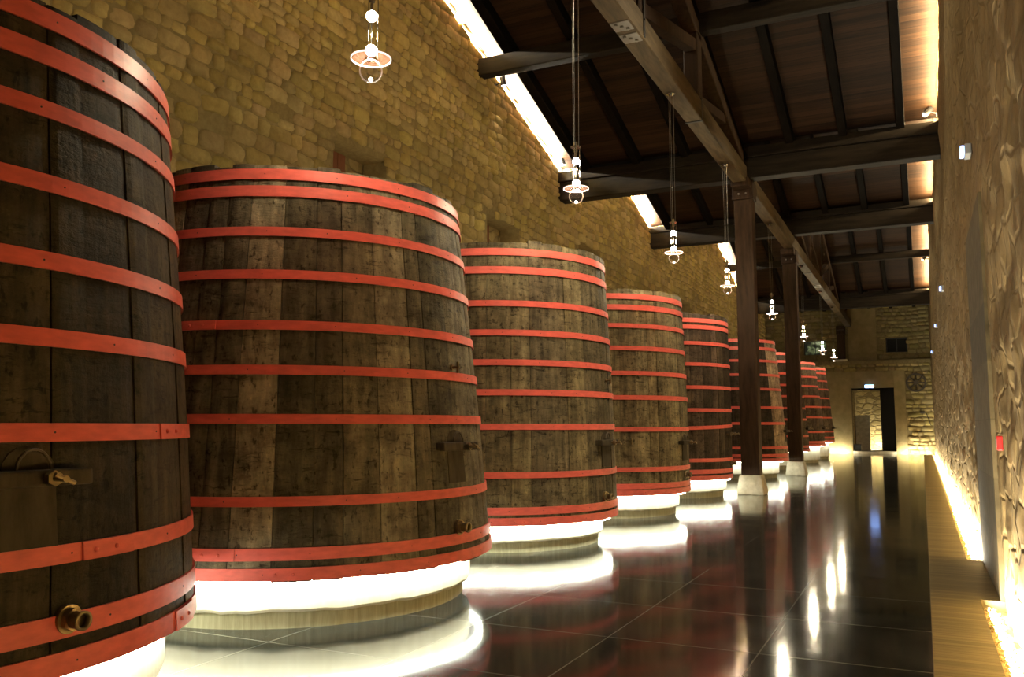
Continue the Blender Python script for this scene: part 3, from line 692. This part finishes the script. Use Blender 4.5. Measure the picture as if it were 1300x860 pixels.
        for q in range(9):
            an = math.radians(-110 + q * 23 + rnd.uniform(-7, 7)); rr = R(z) + t1
            cyl(bm, ((rr - .003) * math.cos(an), (rr - .003) * math.sin(an), z - zb + tl * (rr * math.cos(an) * .15 + rr * math.sin(an))), ((rr + .002) * math.cos(an), (rr + .002) * math.sin(an), z - zb + tl * (rr * math.cos(an) * .15 + rr * math.sin(an))), .0045, seg=8)
        bm.faces.ensure_lookup_table()
        for f in bm.faces[nf:]: f.material_index = 1
        finish('hoop', bm, (M_HOOP, M_BLACK), e)
    # hatch with clamping bar, facing the aisle
    ha = math.radians(v['hatch']); zB = v['bar']; rb = R(zB); hb_ = 0.24 if k == 1 else 0.26
    F = Matrix.Rotation(ha, 4, 'Z'); sl = (R0 - R1) / (zhi - zlo)
    def W(bm_):        # local: x out, y sideways, z up  -> lean with the wall of the vat
        for vv in bm_.verts:
            p = vv.co; rad = rb + p.x - sl * (p.z); an = p.y / rb
            vv.co = F @ Vector((rad * math.cos(an), rad * math.sin(an), zB - zb + p.z))
    bm = bmesh.new(); pts = [(-.13, -.30), (.13, -.30), (.12, .02)] + [(.12 * math.cos(t), .02 + .12 * math.sin(t)) for t in [PI * q / 8 for q in range(1, 8)]] + [(-.12, .02)]
    A = [bm.verts.new((0.0, y, z)) for y, z in pts]; B = [bm.verts.new((0.010, y, z)) for y, z in pts]
    bm.faces.new(A[::-1]); bm.faces.new(B)
    for i in range(len(pts)): bm.faces.new((A[i], A[(i + 1) % len(pts)], B[(i + 1) % len(pts)], B[i]))
    W(bm); hd = finish('hatch_door', bm, M_HATCH, e)
    bm = bmesh.new(); box(bm, 0.03, 0.095, -hb_, hb_, -.035, .035, 0.01); box(bm, -.01, .06, -hb_, -hb_ + .05, -.03, .03); box(bm, -.01, .06, hb_ - .05, hb_, -.03, .03)
    W(bm); finish('clamp_bar', bm, M_HATCH, e)
    bm = bmesh.new(); cyl(bm, (0.06, .04, 0), (0.20, .04, 0), .014, seg=10); cyl(bm, (.10, .04, 0), (.13, .04, 0), .034, seg=6)
    cyl(bm, (.19, -.0, .02), (.19, .08, -.02), .010, seg=8)
    W(bm); finish('clamp_bolt', bm, M_BRASS, e)
    bm = bmesh.new()
    for q in range(9):
        t0_, t1_ = PI * q / 9, PI * (q + 1) / 9; cyl(bm, (.045, .075 * math.cos(t0_), .03 + .09 * math.sin(t0_)), (.045, .075 * math.cos(t1_), .03 + .09 * math.sin(t1_)), .008, seg=6)
    W(bm); finish('handle', bm, M_DARKMETAL, e)
    if v['spout']:
        sa, sz = v['spout']; an = math.radians(sa); rr = R(sz); d = Vector((math.cos(an), math.sin(an), 0)); p = Vector((rr * d.x, rr * d.y, sz - zb))
        bm = bmesh.new(); cyl(bm, p - d * .02, p + d * .03, .062, seg=24); cyl(bm, p + d * .03, p + d * .055, .05, seg=6); sp = finish('spout', bm, M_BRASS, e)
        bm = bmesh.new()
        q = [(0.030, .055), (0.030, .115), (.042, .115), (.042, .10), (.036, .09), (.036, .055)]
        lathe(bm, [(r, z) for r, z in q], 20)
        m4 = Matrix.Translation(p) @ d.to_track_quat('Z', 'Y').to_matrix().to_4x4(); bmesh.ops.transform(bm, matrix=m4, verts=bm.verts)
        cyl(bm, p + d * .05, p + d * .085, .030, seg=20)
        finish('threaded_pipe', bm, M_BRASS, sp, True)
    if v.get('tap'):
        sa, sz = v['tap']; an = math.radians(sa); rr = R(sz); d = Vector((math.cos(an), math.sin(an), 0)); p = Vector((rr * d.x, rr * d.y, sz - zb))
        bm = bmesh.new(); cyl(bm, p - d * .02, p + d * .08, .013, seg=10); cyl(bm, p + d * .065 + Vector((0, 0, .045)), p + d * .065 - Vector((0, 0, .05)), .012, seg=10); cyl(bm, p, p + d * .018, .026, seg=12)
        finish('sampling_tap', bm, M_BRASS, e)
    # plinth
    pr = v['pr']; pe = empty('vat_plinth', (cx, cy, 0)); tag(pe, PL[k], 'plinth', 'lit concrete plinths under the vats')
    zt = zb - 0.002; zl_ = 0.125
    bm = bmesh.new(); seg = 160; rings = []
    for (r, z, j) in ((pr - .07, zl_ + .012, 0), (pr - .012, zl_, 1), (pr, zl_ + .022, 1), (pr, zl_ + .12, 0), (pr, zt, 0), (0.3, zt, 0)):
        ring = []
        for i in range(seg):
            an = 2 * PI * i / seg; nz = noise.noise(Vector((math.cos(an) * 14, math.sin(an) * 14, k + .5))) + .6 * noise.noise(Vector((math.cos(an) * 45, math.sin(an) * 45, k)))
            ring.append(bm.verts.new((r * math.cos(an), r * math.sin(an), z + (0.013 * nz if j else 0))))
        rings.append(ring)
    for q in range(len(rings) - 1):
        for i in range(seg): bm.faces.new((rings[q][i], rings[q][(i + 1) % seg], rings[q + 1][(i + 1) % seg], rings[q + 1][i]))
    bm.faces.new(rings[-1])
    finish('drum', bm, M_CONC, pe)
    bm = bmesh.new(); cyl(bm, (0, 0, 0), (0, 0, zl_ + .02), pr - .065, seg=160); finish('footing', bm, M_CONC2, pe)
    bm = bmesh.new(); rl = min(R(zb) - 0.055, pr + 0.10); zz = zt - .012
    lathe(bm, [(rl - .014, zz - .01), (rl + .014, zz - .01), (rl + .014, zz + .008), (rl - .014, zz + .008)], 96); finish('light_strip', bm, M_LED, pe)
    return e
M_HATCH = timber('hatch_wood', (0.022, 0.017, 0.010), (0.060, 0.046, 0.028), (6, 6, 1.5))
PL = {1: 'glowing round concrete plinth under the nearest vat, at the lower left corner', 2: 'large glowing round plinth under the second vat', 3: 'glowing round plinth under the third vat',
      4: 'glowing round plinth under the fourth vat', 5: 'glowing round plinth under the dark fifth vat', 6: 'lit plinth behind the stone base of the nearest pillar',
      7: 'lit plinth behind the stone base of the second pillar', 8: 'lit plinth under the second vat from the far end', 9: 'lit plinth under the last vat by the end wall'}
for k, v in VAT.items(): make_vat(k, v)

# ------------------------------------------------------------------ pendants
def make_pendant(x, y, z, ztop, label):
    e = empty('pendant_lamp', (x, y, z)); tag(e, label, 'pendant lamp', 'glass pendant lamps hanging from the truss')
    H = ztop - z
    bm = bmesh.new(); lathe(bm, [(0.001, H), (.075, H), (.075, H - .012), (.03, H - .045), (.001, H - .045)], 20, closed=False); finish('ceiling_mount', bm, M_CHROME, e)
    for q in range(3):
        an = 0.6 + q * 2 * PI / 3; r = .045
        bm = bmesh.new(); cyl(bm, (r * .8 * math.cos(an), r * .8 * math.sin(an), .50), (r * math.cos(an), r * math.sin(an), H - .02), .0022, seg=5); finish('cable', bm, M_STEEL, e)
        bm = bmesh.new(); cyl(bm, (r * math.cos(an), r * math.sin(an), .0), (r * math.cos(an), r * math.sin(an), .51), .0035, seg=6); finish('rod', bm, M_CHROME, e)
    bm = bmesh.new(); cyl(bm, (0, 0, .495), (0, 0, .505), .06, seg=20); cyl(bm, (0, 0, .44), (0, 0, .56), .022, seg=12); finish('cap', bm, M_CHROME, e)
    bm = bmesh.new(); cyl(bm, (0, 0, .36), (0, 0, .44), .012, seg=10); cyl(bm, (0, 0, .10), (0, 0, .33), .006, seg=8); finish('stem', bm, M_CHROME, e)
    for zz, r in ((.33, .040), (.07, .042)):
        bm = bmesh.new(); bmesh.ops.create_uvsphere(bm, u_segments=16, v_segments=10, radius=r, matrix=Matrix.Translation((0, 0, zz))); finish('bulb', bm, M_BULB, e, True)
    bm = bmesh.new(); lathe(bm, [(.03, .004), (.142, .008), (.142, .002), (.03, -.002)], 40); finish('glass_plate', bm, M_PLATE, e, True)
    bm = bmesh.new(); lathe(bm, [(.142, .0105), (.148, .0105), (.148, -.0005), (.142, -.0005)], 40); finish('plate_rim', bm, M_RIM, e, True)
    bm = bmesh.new(); bmesh.ops.create_uvsphere(bm, u_segments=28, v_segments=16, radius=.085, matrix=Matrix.Translation((0, 0, -.085))); gl = finish('glass_globe', bm, M_GLASS, e, True)
    bm = bmesh.new(); bmesh.ops.create_uvsphere(bm, u_segments=12, v_segments=8, radius=.016, matrix=Matrix.Translation((0, 0, -.150))); finish('globe_sparkle', bm, M_TIP, gl, True)
    l = bpy.data.lights.new('halogen', 'POINT'); l.energy = PENDANT_W; l.color = (1, 0.85, 0.55); l.shadow_soft_size = 0.045
    o = bpy.data.objects.new('halogen_light', l); COL.objects.link(o); o.location = (0, 0, .2); o.parent = e
    return e
M_RIM = simple('glowing_glass_rim', (0.95, 0.8, 0.75), 0.2, 0, (1, 0.8, 0.72), 1.2)  # emission stands in for bulb light caught by the plate edge
M_TIP = simple('painted_sparkle', (1, 1, 1), 0.1, 0, (1, 0.95, 0.85), 12)  # glowing bead paints the sparkle of lamp light in the globe
PD = [(4.95, 4.15, 'pendant lamp nearest the camera, high above the second vat'), (9.05, 4.23, 'second pendant lamp, in front of the bright strip of ceiling'),
      (13.39, 4.28, 'third pendant lamp, above and right of the fourth vat'), (17.64, 4.37, 'fourth pendant lamp, just left of the nearest pillar'),
      (23.5, 4.49, 'fifth pendant lamp, between the first and second pillars'), (30.3, 4.51, 'sixth pendant lamp, right of the second pillar'),
      (36.4, 4.52, 'seventh pendant lamp, second from the far end'), (41.4, 4.60, 'farthest pendant lamp, over the last vats')]
for (y, z, lab) in PD: make_pendant(-3.5, y, z, 6.945, lab)

# ------------------------------------------------------------------ spot heads at the wall tops
def spot(x, y, z, s, label, aim, watt=60, cone=70):
    e = empty('spotlight', (x, y, z)); tag(e, label, 'spotlight', 'small black spotlights at the wall tops')
    bm = bmesh.new(); cyl(bm, (0, 0, 0), (s * .03, 0, 0), .05, seg=14); cyl(bm, (0, 0, 0), (s * .17, 0, .05), .012, seg=8); finish('arm', bm, M_BLACK, e)
    a = Vector(aim).normalized(); p = Vector((s * .19, 0, .06))
    bm = bmesh.new(); cyl(bm, p - a * .1, p + a * .1, .062, seg=18); finish('lamp_head', bm, M_BLACK, e)
    bm = bmesh.new(); cyl(bm, p + a * .1, p + a * .104, .05, seg=18); finish('lens', bm, M_LENS, e)
    l = bpy.data.lights.new('spot_lamp', 'SPOT'); l.energy = watt; l.color = (1, 0.87, 0.60); l.spot_size = math.radians(cone); l.spot_blend = 0.9; l.shadow_soft_size = 0.05
    o = bpy.data.objects.new('spot_light', l); COL.objects.link(o); o.location = p + a * .115; o.rotation_euler = a.to_track_quat('-Z', 'Y').to_euler(); o.parent = e
M_LENS = simple('spot_lens', (1, 1, 1), 0.3, 0, (1, 0.95, 0.8), 6)
spot(WALL_L, 15.7, 8.72, 1, 'small black spotlight on the left wall just past the upper cross beam', (.12, .05, -.95), 60, 60)
spot(WALL_L, 19.0, 7.92, 1, 'small black spotlight on the left wall beside the second pendant lamp', (.3, .2, -.9), 60, 60)
spot(WALL_L, 40.0, 8.85, 1, 'small dark spotlight at the left wall top beside the nearest pillar', (.3, .2, -.9), 60, 60)
spot(WALL_R, 5.5, 8.35, -1, 'added unseen spotlight high on the right wall, nearest the camera', (-5.2, 3.6, -6.0), 1300, 50)  # lamp added out of view to brighten the near vats
spot(WALL_R, 12.2, 9.0, -1, 'added unseen spotlight high on the right wall near the ridge beam', (-4.8, -1.6, -6.3), 1300, 75)  # also added above the view, aimed back at the near vats
spot(WALL_R, 19.0, 7.86, -1, 'small black spotlight on the right wall above the heavy cross beam', (-4.8, -3.0, -5.4), 1300, 75)
spot(WALL_R, 29.3, 8.5, -1, 'small spotlight on the right wall above the second cross beam', (-4.6, -2.8, -5.8), 800, 70)
spot(WALL_R, 40.2, 8.6, -1, 'small spotlight on the far right wall before the last cross beam', (-4.6, -2.8, -5.8), 800, 70)

# ------------------------------------------------------------------ emergency lights, call point, far details
def emer(x, y, z, label, s=1.0, m=None):
    e = empty('emergency_light', (x, y, z)); tag(e, label, 'emergency light')
    bm = bmesh.new(); box(bm, -.045, .02, -.16 * s, .16 * s, -.07 * s, .07 * s, .01); finish('housing', bm, M_WHITEPL, e)
    bm = bmesh.new(); box(bm, -.085, -.045, -.14 * s, .14 * s, -.055 * s, .055 * s, .012); finish('diffuser', bm, m or M_BLUE, e)
emer(WALL_R - .02, 9.6, 4.27, 'bluish emergency light high on the right wall above the walled-up doorway', .75)
emer(WALL_R - .02, 20.8, 4.5, 'second emergency light along the right wall', .8)
emer(WALL_R - .02, 29.0, 4.55, 'third emergency light along the right wall, small blue dot', .8)
emer(WALL_R - .02, 40.0, 4.6, 'farthest emergency light on the right wall', .8)
e = empty('emergency_light', (-2.49, 49.9, 3.62)); tag(e, 'bright blue emergency light over the end doorway', 'emergency light')
bm = bmesh.new(); box(bm, -.24, .24, -.04, .04, -.09, .09, .01); finish('housing', bm, M_WHITEPL, e)
bm = bmesh.new(); box(bm, -.22, .22, -.09, -.04, -.08, .08, .02); finish('diffuser', bm, M_BLUE2, e)
e = empty('call_point', (WALL_R - .03, 7.45, 1.37)); tag(e, 'small red fire call point on the right wall', 'fire alarm')
bm = bmesh.new(); box(bm, -.04, .0, -.04, .04, -.055, .055, .008); finish('housing', bm, M_REDPL, e)
bm = bmesh.new(); box(bm, -.044, -.04, -.025, .025, -.03, .03, .001); finish('press_glass', bm, M_WHITEPL, e)
# iron wheel
e = empty('iron_wheel', (-0.20, 49.88, 3.78)); tag(e, 'dark spoked iron wheel hung high on the end wall', 'wheel')
bm = bmesh.new()
lathe(bm, [(.40, -.04), (.50, -.04), (.50, .04), (.40, .04)], 40)
bmesh.ops.rotate(bm, verts=bm.verts, cent=(0, 0, 0), matrix=Matrix.Rotation(PI / 2, 3, 'X')); finish('rim', bm, M_DARKMETAL, e)
bm = bmesh.new(); cyl(bm, (0, -.06, 0), (0, .06, 0), .12, seg=20); finish('hub', bm, M_DARKMETAL, e)
for q in range(8):
    bm = bmesh.new(); t = q * PI / 4; cyl(bm, (.1 * math.cos(t), 0, .1 * math.sin(t)), (.43 * math.cos(t), 0, .43 * math.sin(t)), .032, seg=8); finish('spoke', bm, M_DARKMETAL, e)
e = empty('wall_bracket', (0.12, 49.9, 2.2)); tag(e, 'small dark bracket on the end wall below the iron wheel', 'bracket')
bm = bmesh.new(); box(bm, -.2, .05, -.12, .06, -.06, .06, .02); cyl(bm, (0.1, -.1, -.05), (.3, -.05, -.7), .02, seg=8); finish('bracket_arm', bm, M_DARKMETAL, e)
e = empty('black_box', (-3.22, 50.3, 0.14)); tag(e, 'small black box on the doorstep of the end doorway', 'box')
bm = bmesh.new(); box(bm, -.17, .17, -.15, .15, 0, .32, .02); finish('box_body', bm, M_BLACK, e)
bm = bmesh.new(); box(bm, -.18, .18, -.16, .16, .32, .37, .01); finish('box_lid', bm, M_BLACK, e)
